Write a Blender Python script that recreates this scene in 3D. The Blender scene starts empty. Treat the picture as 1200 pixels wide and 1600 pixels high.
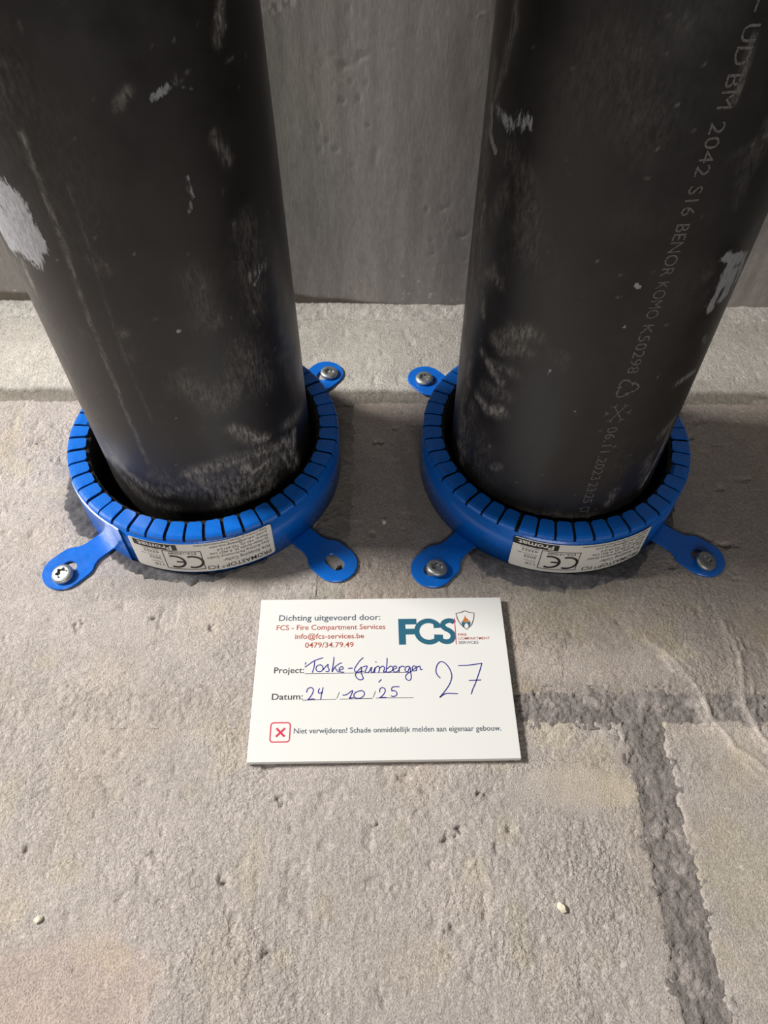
import bpy, bmesh, math, random
import numpy as np
from mathutils import Vector, Matrix

# ------------------------------------------------------------------ camera, light, exposure
S = 0.001                                   # the script works in millimetres
sc = bpy.context.scene
COL = sc.collection
cam = bpy.data.cameras.new('camera')
cam.sensor_fit = 'VERTICAL'
cam.sensor_height = 36.0
cam.sensor_width = 27.0
cam.lens = 1160.9 / 1600.0 * 36.0
cam.clip_start = 0.01
cam_o = bpy.data.objects.new('camera', cam)
COL.objects.link(cam_o)
cr = Vector((0.99993403, -0.00272953, 0.01115734))
cu = Vector((-0.00452105, 0.79942262, 0.60075206))
cf = Vector((0.01055920, 0.60076287, -0.79935754))
cm = Matrix((cr, cu, -cf)).transposed().to_4x4()
cm.translation = Vector((0, 0, 324.85 * S))
cam_o.matrix_world = cm
sc.camera = cam_o

world = bpy.data.worlds.new('world')
sc.world = world
world.use_nodes = True
wb = world.node_tree.nodes['Background']
wb.inputs[0].default_value = (1.0, 0.97, 0.93, 1)
wb.inputs[1].default_value = 0.055


def area(name, loc, target, size, power, color):
    l = bpy.data.lights.new(name, 'AREA')
    l.shape = 'RECTANGLE'
    l.size, l.size_y = size[0] * S, size[1] * S
    l.energy = power
    l.color = color
    o = bpy.data.objects.new(name, l)
    COL.objects.link(o)
    o.location = Vector(loc) * S
    o.rotation_euler = (Vector(target) - Vector(loc)).to_track_quat('-Z', 'Y').to_euler()
    return o


area('work_light', (-1050, 395, 900), (0, 230, 0), (300, 260), 34, (1.0, 0.968, 0.925))
area('front_fill', (10, -950, 620), (0, 250, 60), (560, 360), 4.6, (1.0, 0.97, 0.93))  # unseen fill added behind the camera to brighten the upright faces

sc.view_settings.view_transform = 'Standard'
sc.view_settings.look = 'None'
sc.view_settings.exposure = 0.0
sc.view_settings.gamma = 1.0
sc.view_settings.use_curve_mapping = False

# ------------------------------------------------------------------ numbers measured on the site (mm)
CL = np.array([-92.58, 276.23]); CR = np.array([97.0, 277.28])     # collar centres
PL = (-91.68, 280.57, -0.009, -0.020); PR = (96.29, 274.04, -0.012, 0.012)   # pipes: foot x, y and lean
RC, RI, HC, RP = 72.0, 61.9, 31.0, 55.0
WALL_Y = 421.7
NT = 47
rnd = random.Random(5)


# ------------------------------------------------------------------ helpers
def tag(o, label=None, cat=None, group=None, kind=None):
    if label: o['label'] = label
    if cat: o['category'] = cat
    if group: o['group'] = group
    if kind: o['kind'] = kind
    return o


def link(name, me, parent=None, mat=None):
    o = bpy.data.objects.new(name, me)
    COL.objects.link(o)
    if parent is not None: o.parent = parent
    if mat is not None and me is not None: me.materials.append(mat)
    return o


def mesh_obj(name, verts, faces, mat, parent=None, smooth=False, origin=(0, 0, 0)):
    me = bpy.data.meshes.new(name)
    v = (np.asarray(verts, float) - np.asarray(origin, float)) * S
    me.from_pydata(v.tolist(), [], [tuple(map(int, f)) for f in faces])
    me.update()
    if smooth: me.polygons.foreach_set('use_smooth', [True] * len(me.polygons))
    o = link(name, me, parent, mat)
    if parent is None: o.location = Vector(origin) * S
    return o


def empty(name, loc, rot=(0, 0, 0)):
    o = bpy.data.objects.new(name, None)
    o.empty_display_size = 0.01
    COL.objects.link(o)
    o.location = Vector(loc) * S
    o.rotation_euler = rot
    return o


def raw_mesh(name, V, F, attrs=None, smooth=True):
    """V (n,3) mm, F (m,4) quads -> mesh, fast."""
    me = bpy.data.meshes.new(name)
    n, m = len(V), len(F)
    me.vertices.add(n); me.loops.add(m * 4); me.polygons.add(m)
    me.vertices.foreach_set('co', (V * S).astype(np.float32).ravel())
    me.loops.foreach_set('vertex_index', F.astype(np.int32).ravel())
    me.polygons.foreach_set('loop_start', np.arange(0, m * 4, 4, dtype=np.int32))
    if smooth: me.polygons.foreach_set('use_smooth', np.ones(m, dtype=bool))
    me.update(calc_edges=True)
    for k, a in (attrs or {}).items():
        if a.ndim == 2:
            at = me.color_attributes.new(k, 'FLOAT_COLOR', 'POINT')
            at.data.foreach_set('color', np.concatenate([a, np.ones((n, 1))], 1).astype(np.float32).ravel())
        else:
            at = me.attributes.new(k, 'FLOAT', 'POINT')
            at.data.foreach_set('value', a.astype(np.float32))
    if 'albedo' in (attrs or {}) and name != 'concrete_block':
        at = me.attributes.new('grit', 'FLOAT', 'POINT')
        at.data.foreach_set('value', np.full(n, 0.8, np.float32))
    return me


def grid_faces(ny, nx, off=0, wrap=False):
    j, i = np.meshgrid(np.arange(ny - 1), np.arange(nx if wrap else nx - 1), indexing='ij')
    i2 = (i + 1) % nx
    return np.stack([j * nx + i, j * nx + i2, (j + 1) * nx + i2, (j + 1) * nx + i], -1).reshape(-1, 4) + off


def axis(a, b, fa, fb, fine, coarse):
    """grid lines from a to b, fine between fa and fb."""
    fa, fb = max(a, fa), min(b, fb)
    parts = []
    if fa > a: parts.append(np.linspace(a, fa, max(2, int((fa - a) / coarse) + 1))[:-1])
    parts.append(np.linspace(fa, fb, max(2, int((fb - fa) / fine) + 1)))
    if fb < b: parts.append(np.linspace(fb, b, max(2, int((b - fb) / coarse) + 1))[1:])
    return np.concatenate(parts)


_tab = {}
def noise(X, Y, sx, seed, sy=None):
    """smooth value noise, about -1..1, feature size sx (and sy) mm."""
    if seed not in _tab: _tab[seed] = np.random.RandomState(seed).rand(256, 256) * 2 - 1
    T = _tab[seed]
    x = X / sx + 37.3; y = Y / (sy or sx) + 91.7
    xi = np.floor(x).astype(np.int64); yi = np.floor(y).astype(np.int64)
    fx = x - xi; fy = y - yi
    fx = fx * fx * (3 - 2 * fx); fy = fy * fy * (3 - 2 * fy)
    x0, x1, y0, y1 = xi & 255, (xi + 1) & 255, yi & 255, (yi + 1) & 255
    return (T[y0, x0] * (1 - fx) + T[y0, x1] * fx) * (1 - fy) + (T[y1, x0] * (1 - fx) + T[y1, x1] * fx) * fy


def ss(a, b, x):
    t = np.clip((x - a) / (b - a), 0, 1)
    return t * t * (3 - 2 * t)


def seg_dist(X, Y, pts):
    d = np.full(X.shape, 1e9)
    for (ax, ay), (bx, by) in zip(pts[:-1], pts[1:]):
        vx, vy = bx - ax, by - ay
        t = np.clip(((X - ax) * vx + (Y - ay) * vy) / (vx * vx + vy * vy + 1e-9), 0, 1)
        d = np.minimum(d, np.hypot(X - ax - t * vx, Y - ay - t * vy))
    return d


def blob(X, Y, cx, cy, rx, ry, seed, soft=0.35):
    d = np.hypot((X - cx) / rx, (Y - cy) / ry) + 0.28 * noise(X, Y, min(rx, ry) * 0.6, seed) + 0.12 * noise(X, Y, 2.2, seed + 1)
    return 1 - ss(1 - soft, 1 + soft * 0.4, d)


# ------------------------------------------------------------------ materials
def new_mat(name):
    m = bpy.data.materials.new(name)
    m.use_nodes = True
    nt = m.node_tree
    return m, nt, nt.nodes['Principled BSDF']


def nd(nt, t, **kw):
    n = nt.nodes.new(t)
    for k, v in kw.items():
        if k.startswith('_'): setattr(n, k[1:], v)
        else: n.inputs[k.replace('__', ' ')].default_value = v
    return n


def noise_node(nt, scale, detail=3.0, rough=0.6, vec=None, stretch=None):
    n = nd(nt, 'ShaderNodeTexNoise', Scale=scale, Detail=detail, Roughness=rough)
    if vec is None:
        vec = nd(nt, 'ShaderNodeTexCoord').outputs['Object']
    if stretch:
        mp = nd(nt, 'ShaderNodeMapping')
        mp.inputs['Scale'].default_value = stretch
        nt.links.new(vec, mp.inputs['Vector']); vec = mp.outputs['Vector']
    nt.links.new(vec, n.inputs['Vector'])
    return n


def ramp(nt, src, a, b, ca, cb):
    r = nd(nt, 'ShaderNodeMapRange')
    r.inputs['From Min'].default_value = a; r.inputs['From Max'].default_value = b
    r.inputs['To Min'].default_value = ca; r.inputs['To Max'].default_value = cb
    nt.links.new(src, r.inputs['Value'])
    return r.outputs['Result']


def math_n(nt, op, a, b):
    m = nd(nt, 'ShaderNodeMath', _operation=op)
    for k, v in ((0, a), (1, b)):
        if isinstance(v, (int, float)): m.inputs[k].default_value = v
        else: nt.links.new(v, m.inputs[k])
    return m.outputs[0]


def concrete_mat(name, bump=0.35, grain=2200, stretch=None, speck=0.22, coarse=None):
    m, nt, b = new_mat(name)
    at = nd(nt, 'ShaderNodeAttribute', _attribute_name='albedo')
    n1 = noise_node(nt, grain, 4, 0.65, stretch=stretch)
    n2 = noise_node(nt, 420, 3, 0.6, stretch=stretch)
    v = math_n(nt, 'MULTIPLY', ramp(nt, n1.outputs['Fac'], 0.3, 0.7, 1 - speck, 1 + speck), ramp(nt, n2.outputs['Fac'], 0.3, 0.7, 0.93, 1.07))
    mix = nd(nt, 'ShaderNodeVectorMath', _operation='SCALE')
    nt.links.new(at.outputs['Color'], mix.inputs[0]); nt.links.new(v, mix.inputs['Scale'])
    nt.links.new(mix.outputs[0], b.inputs['Base Color'])
    b.inputs['Roughness'].default_value = 0.9
    b.inputs['Specular IOR Level'].default_value = 0.25
    bp = nd(nt, 'ShaderNodeBump', Strength=bump, Distance=0.0009)
    nt.links.new(n1.outputs['Fac'], bp.inputs['Height'])
    if coarse:
        n3 = noise_node(nt, coarse, 2, 0.5)
        area_n = noise_node(nt, 22, 2, 0.5)
        hh = math_n(nt, 'MULTIPLY', n3.outputs['Fac'], ramp(nt, area_n.outputs['Fac'], 0.38, 0.62, 0.45, 1.2))
        hh = math_n(nt, 'MULTIPLY', hh, nd(nt, 'ShaderNodeAttribute', _attribute_name='grit').outputs['Fac'])
        b2 = nd(nt, 'ShaderNodeBump', Strength=min(1.0, bump), Distance=0.0010)
        nt.links.new(hh, b2.inputs['Height']); nt.links.new(bp.outputs['Normal'], b2.inputs['Normal'])
        nt.links.new(b2.outputs['Normal'], b.inputs['Normal'])
    else:
        nt.links.new(bp.outputs['Normal'], b.inputs['Normal'])
    return m


def plain_mat(name, color, rough=0.5, metal=0.0, spec=0.5, bump=None, coat=0.0, vary=0.0):
    m, nt, b = new_mat(name)
    b.inputs['Base Color'].default_value = (*color, 1)
    b.inputs['Roughness'].default_value = rough
    b.inputs['Metallic'].default_value = metal
    b.inputs['Specular IOR Level'].default_value = spec
    b.inputs['Coat Weight'].default_value = coat
    b.inputs['Coat Roughness'].default_value = 0.12
    if vary or bump:
        n = noise_node(nt, 350, 4, 0.6)
        if vary:
            nt.links.new(ramp(nt, n.outputs['Fac'], 0.3, 0.7, rough - vary, rough + vary), b.inputs['Roughness'])
            hs = nd(nt, 'ShaderNodeHueSaturation', Color=(*color, 1))
            n3 = noise_node(nt, 120, 3, 0.6)
            nt.links.new(ramp(nt, n3.outputs['Fac'], 0.3, 0.7, 0.92, 1.08), hs.inputs['Value'])
            nt.links.new(hs.outputs['Color'], b.inputs['Base Color'])
        if bump:
            nb = noise_node(nt, bump[0], 3, 0.6)
            bp = nd(nt, 'ShaderNodeBump', Strength=bump[1], Distance=0.0005)
            nt.links.new(nb.outputs['Fac'], bp.inputs['Height'])
            nt.links.new(bp.outputs['Normal'], b.inputs['Normal'])
    return m


M_BLOCK = concrete_mat('concrete_block', 0.9, 1500, speck=0.36, coarse=620)
M_MORTAR = concrete_mat('joint_mortar', 0.9, 1300, speck=0.3, coarse=520)
M_WALL = concrete_mat('wall_concrete', 0.14, 900, stretch=(1, 1, 0.25), speck=0.12)
M_SEAL = concrete_mat('dark_seal', 0.6, 900, speck=0.3)
M_BLUE = plain_mat('blue_enamel', (0.002, 0.128, 0.56), 0.30, 0, 0.5, None, 0.25, 0.06)
M_LINER = plain_mat('black_liner', (0.012, 0.012, 0.012), 0.85, 0, 0.3, (1500, 0.8))
M_ZINC = plain_mat('zinc_steel', (0.42, 0.435, 0.43), 0.46, 0.9, 0.5, (900, 0.15), 0, 0.08)
M_STICKER = plain_mat('white_sticker', (0.78, 0.765, 0.72), 0.45, 0, 0.4)
M_INK = plain_mat('black_ink', (0.016, 0.016, 0.018), 0.5)
M_GREYINK = plain_mat('grey_ink', (0.12, 0.12, 0.125), 0.55)
M_CARD = plain_mat('white_foam_board', (0.745, 0.745, 0.725), 0.42, 0, 0.4)
M_SLATE = plain_mat('slate_print', (0.075, 0.105, 0.135), 0.5)
M_REDPRINT = plain_mat('brick_red_print', (0.40, 0.085, 0.045), 0.5)
M_DARKPRINT = plain_mat('dark_print', (0.035, 0.035, 0.040), 0.5)
M_TEAL = plain_mat('teal_print', (0.018, 0.115, 0.185), 0.5)
M_ORANGE = plain_mat('orange_print', (0.50, 0.17, 0.035), 0.5)
M_RED = plain_mat('red_print', (0.62, 0.028, 0.075), 0.5)
M_BROWN = plain_mat('brown_print', (0.13, 0.07, 0.06), 0.5)
M_BALLPOINT = plain_mat('ballpoint_ink', (0.032, 0.028, 0.26), 0.45)
M_STONE = plain_mat('pale_stone', (0.72, 0.66, 0.52), 0.8)


def print_mat():
    m, nt, b = new_mat('dotted_grey_print')
    n = noise_node(nt, 2600, 1, 0.5)
    f = ramp(nt, n.outputs['Fac'], 0.36, 0.50, 0.0, 1.0)
    mx = nd(nt, 'ShaderNodeMix', _data_type='RGBA')
    mx.inputs[6].default_value = (0.028, 0.026, 0.026, 1); mx.inputs[7].default_value = (0.15, 0.142, 0.138, 1)
    nt.links.new(f, mx.inputs[0]); nt.links.new(mx.outputs[2], b.inputs['Base Color'])
    b.inputs['Roughness'].default_value = 0.6
    return m


M_PRINT = print_mat()


def pipe_mat():
    m, nt, b = new_mat('black_plastic_pipe')
    dust = nd(nt, 'ShaderNodeAttribute', _attribute_name='dust').outputs['Fac']
    paint = nd(nt, 'ShaderNodeAttribute', _attribute_name='paint').outputs['Fac']
    fine = noise_node(nt, 900, 5, 0.7, stretch=(1, 1, 0.35))
    broad = noise_node(nt, 60, 4, 0.65)
    grain = noise_node(nt, 520, 6, 0.8, stretch=(1.3, 1.3, 0.4))
    base = nd(nt, 'ShaderNodeMix', _data_type='RGBA')
    base.inputs[6].default_value = (0.0125, 0.0112, 0.0114, 1); base.inputs[7].default_value = (0.021, 0.019, 0.0188, 1)
    nt.links.new(ramp(nt, broad.outputs['Fac'], 0.35, 0.65, 0, 1), base.inputs[0])
    # powdery dust: broken up by streaky grain
    df = math_n(nt, 'MULTIPLY', dust, ramp(nt, grain.outputs['Fac'], 0.42, 0.62, 0.12, 1.5))
    df = math_n(nt, 'MULTIPLY', df, ramp(nt, fine.outputs['Fac'], 0.3, 0.7, 0.55, 1.2))
    mx = nd(nt, 'ShaderNodeMix', _data_type='RGBA', _clamp_factor=True)
    nt.links.new(df, mx.inputs[0]); nt.links.new(base.outputs[2], mx.inputs[6])
    mx.inputs[7].default_value = (0.33, 0.31, 0.285, 1)
    # paint and mortar smears with hard torn edges
    pf = math_n(nt, 'ADD', paint, ramp(nt, grain.outputs['Fac'], 0.25, 0.75, -0.36, 0.34))
    pf = ramp(nt, pf, 0.46, 0.60, 0, 1)
    pf = math_n(nt, 'MULTIPLY', pf, ramp(nt, fine.outputs['Fac'], 0.3, 0.65, 0.5, 1.0))
    mx2 = nd(nt, 'ShaderNodeMix', _data_type='RGBA', _clamp_factor=True)
    nt.links.new(pf, mx2.inputs[0]); nt.links.new(mx.outputs[2], mx2.inputs[6])
    mx2.inputs[7].default_value = (0.37, 0.37, 0.39, 1)
    nt.links.new(mx2.outputs[2], b.inputs['Base Color'])
    r = math_n(nt, 'ADD', ramp(nt, broad.outputs['Fac'], 0.3, 0.7, 0.36, 0.46), math_n(nt, 'MULTIPLY', math_n(nt, 'ADD', df, pf), 0.4))
    nt.links.new(r, b.inputs['Roughness'])
    b.inputs['Specular IOR Level'].default_value = 0.5
    bp = nd(nt, 'ShaderNodeBump', Strength=0.35, Distance=0.0004)
    nt.links.new(pf, bp.inputs['Height']); nt.links.new(bp.outputs['Normal'], b.inputs['Normal'])
    return m


M_PIPE = pipe_mat()

# ------------------------------------------------------------------ floor of concrete blocks
JY0, JY1 = 126.5, 139.5          # mortar joint between the two courses
JB0, JB1 = 329.0, 336.5          # joint in front of the cement strip
VX0, VX1 = 112.5, 129.5          # upright joint of the front course
UX0, UX1 = -31.0, -14.2          # upright joint of the rear course

STONE_C = np.array([0.487, 0.437, 0.405])
PITS = [(-146.7, 174.8, 2.6), (-80.3, 173.3, 2.2), (30.2, 76.2, 2.6), (-0.1, 81.2, 1.7), (-141.4, 71.4, 2.2), (-89.5, 70.2, 1.5),
        (-59.7, 59.5, 1.5), (-38.6, 35.4, 1.8), (30.8, 42.7, 2.6), (-39.4, 91.5, 2.6), (0.7, 296.0, 2.0), (24.4, 310, 1.6),
        (-180.9, 279.8, 3.2), (-197.7, 294.5, 3.0), (35.7, 80.0, 1.5), (175.3, 226.9, 3.4), (186, 224, 2.4), (95.4, 195.7, 1.6),
        (-110, 178, 1.8), (-40, 176, 1.5), (12, 101, 2.0), (45, 95, 1.6), (-150, 33, 1.5), (-112, 30, 1.2)]


RIDGES = ([(132, 166), (139.5, 160.2), (148.6, 147.0), (152.6, 136.9), (153.2, 128.3), (160.5, 115.0), (170.3, 105.2), (180, 99)],
          [(171.5, 176), (174.0, 167.1), (173.1, 150.3), (170.4, 136.0), (171.2, 126.8), (175.3, 116.5), (183, 104)])


def ridges(X, Y):
    """drips of spilt mortar on the right."""
    h = np.zeros(X.shape)
    for pts in RIDGES:
        wx = X + 1.3 * noise(X, Y, 9, 15) + 0.5 * noise(X, Y, 3, 35)
        wy = Y + 1.3 * noise(X, Y, 9, 36)
        d = seg_dist(wx, wy, pts)
        vv = 0.75 + 0.4 * noise(X, Y, 8, 30)
        h = h + 1.2 * vv * np.exp(-(d / 1.5) ** 2) + 0.55 * np.exp(-((d - 3.6 - 1.0 * noise(X, Y, 12, 31)) / 1.0) ** 2) * ss(-0.2, 0.4, noise(X, Y, 10, 34)) + 0.3 * np.exp(-(d / 5.0) ** 2)
    return h


def floor_height(X, Y):
    h = 0.16 * noise(X, Y, 34, 1) + 0.11 * noise(X, Y, 11, 2)
    smooth = np.clip(blob(X, Y, 86, 97, 34, 10, 20) + blob(X, Y, -112, 25, 42, 22, 22) + 0.7 * blob(X, Y, 152, 70, 24, 60, 24)
                     + 0.8 * blob(X, Y, 98, 155, 60, 12, 26) * (noise(X, Y, 9, 27) > -0.2), 0, 1)
    rough = 0.55 + 0.45 * ss(-0.5, 0.5, noise(X, Y, 45, 3)) + 0.45 * blob(X, Y, 65, 45, 50, 32, 28) + 0.35 * blob(X, Y, -45, 28, 34, 26, 30)
    rough = rough * (1 - 0.85 * smooth)
    rough = rough * (1 - 0.45 * ss(215, 240, Y) * ss(-20, 0, X))
    a = noise(X, Y, 3.6, 4); b = noise(X, Y, 1.9, 5); c = noise(X, Y, 1.05, 6)
    lump = 0.13 * a + 0.16 * b + 0.13 * c
    cr_ = np.abs(noise(X, Y, 5.5, 7) + 0.5 * noise(X, Y, 2.4, 8))          # crazed lines
    lump = lump - 0.24 * (1 - ss(0.0, 0.10, cr_)) * ss(0.0, 0.5, noise(X, Y, 17, 9))
    h = h + 1.15 * rough * lump
    floor_height.grit = np.clip(rough, 0, 1.5) ** 1.5
    brush = blob(X, Y, 5, 55, 75, 60, 32)                                   # drag marks along y
    h = h + 0.3 * blob(X, Y, 86, 97, 34, 10, 20)
    h = h + 0.10 * brush * noise(X, Y, 1.35, 10, 9.0)
    p = ss(0.52, 0.85, noise(X, Y, 6.5, 11)) * (0.4 + 0.6 * ss(-0.2, 0.5, noise(X, Y, 2.1, 12)))
    h = h - 0.8 * p * (1 - 0.9 * smooth)
    p2 = ss(0.70, 0.9, noise(X, Y, 2.7, 13))
    h = h - 0.55 * p2 * (1 - 0.7 * smooth) * ss(-0.2, 0.4, noise(X, Y, 26, 14))
    for k, (px, py, r) in enumerate(PITS):
        r = r * 1.25
        w = np.hypot(X - px, (Y - py) * 1.5)
        m = w < r * 3
        d = w[m] / r + 0.75 * noise(X[m], Y[m], 1.7, 40 + k % 5) + 0.35 * noise(X[m], Y[m], 0.9, 48)
        h[m] -= 1.25 * (1 - ss(0.5, 1.15, d))
    h = h + ridges(X, Y)
    # drilled hole under the empty lug
    d = np.hypot(X + 17.6, Y - 206.6)
    h = h - 7 * (1 - ss(2.2, 3.1, d + 0.4 * noise(X, Y, 1.5, 16)))
    # flat where the collars and lugs sit, sunk inside them
    for c in (CL, CR):
        d = np.hypot(X - c[0], Y - c[1])
        k = 1 - ss(78, 90, d)
        h = h * (1 - 0.6 * k) - 0.25 * k
        for ang in (-133, -42, 52, 133):
            t = math.radians(ang)
            q = np.hypot(X - c[0] - 96 * math.cos(t), Y - c[1] - 96 * math.sin(t))
            k = 1 - ss(10, 17, q)
            h = np.minimum(h, h * (1 - 0.7 * k))
        h = h - 6.0 * (1 - ss(60.0, 61.5, d))
    return h - 0.35


def floor_albedo(X, Y):
    t = 1 + 0.06 * noise(X, Y, 40, 17) + 0.05 * noise(X, Y, 13, 18) + 0.05 * noise(X, Y, 4, 19)
    C = STONE_C[None, None, :] * t[..., None]
    warm = ss(-0.2, 0.7, noise(X, Y, 24, 21))[..., None]
    C = C * (1 + warm * np.array([0.02, 0.0, -0.04]))
    yel = ss(0.45, 0.8, noise(X, Y, 15, 23))[..., None]
    C = C * (1 + yel * np.array([0.015, 0.015, -0.06]))
    for (cx, cy, rx, ry, s, f) in ((86, 97, 34, 9, 20, (1.13, 1.12, 1.09)), (-112, 25, 40, 20, 22, (1.07, 1.0, 0.97)), (152, 60, 22, 60, 24, (1.05, 1.05, 1.0)),
                                   (98, 155, 50, 9, 26, (1.12, 1.12, 1.12)), (146, 160, 11, 5, 33, (1.13, 1.14, 1.05)), (80, 122, 10, 8, 35, (1.10, 1.12, 1.02)),
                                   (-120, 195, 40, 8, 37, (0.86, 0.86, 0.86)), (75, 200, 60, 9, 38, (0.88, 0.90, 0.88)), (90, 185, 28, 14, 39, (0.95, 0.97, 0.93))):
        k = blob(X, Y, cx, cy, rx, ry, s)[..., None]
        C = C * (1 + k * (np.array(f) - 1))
    C = C * (1 + 0.16 * np.clip(ridges(X, Y), 0, 0.8))[..., None]
    gx = ss(0.78, 0.92, noise(X, Y, 1.3, 25))[..., None]                     # pale sand grains
    C = C * (1 + 0.25 * gx)
    C = np.where(((X > UX1 - 5) & (Y > JY1 - 4))[..., None], C * np.array([0.82, 0.80, 0.775]), C)  # browner block, toned darker still to deepen the shade by the pipes
    for c in (CL, CR):
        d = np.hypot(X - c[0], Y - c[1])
        C = C * (1 - 0.93 * (1 - ss(61, 63, d)))[..., None]                   # shade of the gap inside the ring, painted near black
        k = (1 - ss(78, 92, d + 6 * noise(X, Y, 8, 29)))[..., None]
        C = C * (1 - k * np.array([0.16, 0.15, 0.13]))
    return C


def patch(xs, ys, fn_h, fn_c):
    X, Y = np.meshgrid(xs, ys)
    H = fn_h(X, Y)
    C = fn_c(X, Y)
    return np.stack([X, Y, H], -1).reshape(-1, 3), C.reshape(-1, 3), grid_faces(len(ys), len(xs))


def mortar_height(X, Y):
    left = 1 - ss(40, 75, X)
    lev = -0.75 + 0.40 * left * ((Y > JY0 - 8) & (Y < JY1 + 8)) + 0.35 * blob(X, Y, 86, 118, 26, 14, 20)
    up = (Y > JY1 + 6)
    lev = np.where(up & (X < 60), -0.9, lev)
    lev = lev - 0.5 * ((Y > JB0 - 3))
    r = 0.42 * noise(X, Y, 4.2, 50) + 0.46 * noise(X, Y, 2.3, 51) + 0.28 * noise(X, Y, 1.2, 52) - 0.75 * (1 - ss(0.0, 0.22, np.abs(noise(X, Y, 3.4, 53) + 0.4 * noise(X, Y, 1.7, 57))))
    amp = 1.0 - 0.45 * left
    amp = np.where(up, 0.4, amp)
    dd = np.hypot(X + 17.6, Y - 206.6)
    lev = np.where(up & (X < 60), lev + 0.5 * (1 - ss(212, 236, Y)), lev)
    rg = ridges(X, Y)
    return lev + amp * r * (1 - 0.7 * np.clip(rg, 0, 1)) + 1.1 * rg - 7 * (1 - ss(2.2, 3.1, dd + 0.4 * noise(X, Y, 1.5, 16)))


def mortar_albedo(X, Y):
    k = 1 + 0.10 * noise(X, Y, 9, 54) + 0.08 * noise(X, Y, 3, 55)
    base = np.array([0.25, 0.223, 0.208])
    C = np.ones(X.shape + (3,)) * base
    left = (1 - ss(40, 75, X))[..., None]
    C = C * (1 - left) + np.array([0.45, 0.40, 0.365]) * left
    C = np.where(((Y > JY1 + 6))[..., None], np.array([0.25, 0.225, 0.19]) + np.array([0.13, 0.12, 0.11]) * (1 - ss(212, 236, Y))[..., None], C)
    pale = ss(0.2, 0.7, noise(X, Y, 7, 56))[..., None] * (1 - 0.85 * left)
    rg = np.clip(1.3 * ridges(X, Y), 0, 1)[..., None]
    C = C * (1 - rg) + np.array([0.46, 0.41, 0.375]) * rg
    return C * k[..., None] * (1 + 0.42 * pale)


# joints (one structure mesh)
FX = 262
Vs, Cs, Fs, off = [], [], [], 0
for xs, ys in ((axis(-460, 460, -FX, FX, 0.7, 12), np.arange(JY0 - 4, JY1 + 4.1, 0.7)),
               (np.arange(VX0 - 4, VX1 + 4.1, 0.7), axis(-80, JY0 - 3.5, 0, 200, 0.7, 10)),
               (np.arange(UX0 - 4, UX1 + 4.1, 0.8), np.arange(JY1 + 3.5, JB1 + 4, 0.8)),
               (axis(-460, 460, -FX, FX, 0.9, 12), np.arange(JB0 - 3, JB1 + 3, 0.9))):
    v, c, f = patch(xs, ys, mortar_height, mortar_albedo)
    Vs.append(v); Cs.append(c); Fs.append(f + off); off += len(v)
b0 = np.array([[-480, -300, -3.5], [480, -300, -3.5], [480, WALL_Y + 6, -9], [-480, WALL_Y + 6, -9],
               [-480, -300, -20], [480, -300, -20], [480, WALL_Y + 6, -20], [-480, WALL_Y + 6, -20]], float)
Vs.append(b0); Cs.append(np.ones((8, 3)) * np.array([0.3, 0.27, 0.25]))
Fs.append(np.array([[0, 1, 2, 3], [7, 6, 5, 4], [0, 4, 5, 1], [1, 5, 6, 2], [2, 6, 7, 3], [3, 7, 4, 0]]) + off)
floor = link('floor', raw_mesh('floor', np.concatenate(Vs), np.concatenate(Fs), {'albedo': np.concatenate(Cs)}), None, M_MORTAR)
tag(floor, kind='structure')


def block(x0, x1, y0, y1):
    m = 1.6
    xs = axis(x0 - m, x1 + m, -FX, FX, 0.66, 10)
    ys = axis(y0 - m, y1 + m, 2, 420, 0.66, 10)
    X, Y = np.meshgrid(xs, ys)
    H = floor_height(X, Y)
    grit = floor_height.grit
    e = np.minimum(np.minimum(X - x0, x1 - X), np.minimum(Y - y0, y1 - Y))
    nx_ = np.minimum(np.abs(X - UX0), np.abs(X - UX1)) < 6
    ny_ = np.minimum(np.abs(Y - JY0), np.abs(Y - JY1)) < 6
    soft = (1 - ss(212, 236, Y)) * nx_ * (Y > 141) + (1 - ss(40, 75, X)) * ny_
    e = e + 1.1 * noise(X, Y, 7, 60) + 1.0 * noise(X, Y, 2.2, 61) + 0.6 * noise(X, Y, 1.2, 62) + 0.3 + 1.6 * soft
    H = H - 1.9 * (1 - ss(-1.3, 1.0, e)) - 0.2 * (1 - ss(0.5, 4.0, e)) * (1 - soft)
    H[0, :] = H[-1, :] = -5.0
    H[:, 0] = H[:, -1] = -5.0
    V = np.stack([X, Y, H], -1).reshape(-1, 3)
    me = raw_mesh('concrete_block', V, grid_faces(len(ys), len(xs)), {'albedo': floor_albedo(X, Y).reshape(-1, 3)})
    at = me.attributes.new('grit', 'FLOAT', 'POINT')
    at.data.foreach_set('value', grit.astype(np.float32).ravel())
    return link('concrete_block', me, floor, M_BLOCK)


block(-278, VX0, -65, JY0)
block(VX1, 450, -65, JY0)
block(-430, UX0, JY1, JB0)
block(UX1, 376, JY1, JB0)

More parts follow.
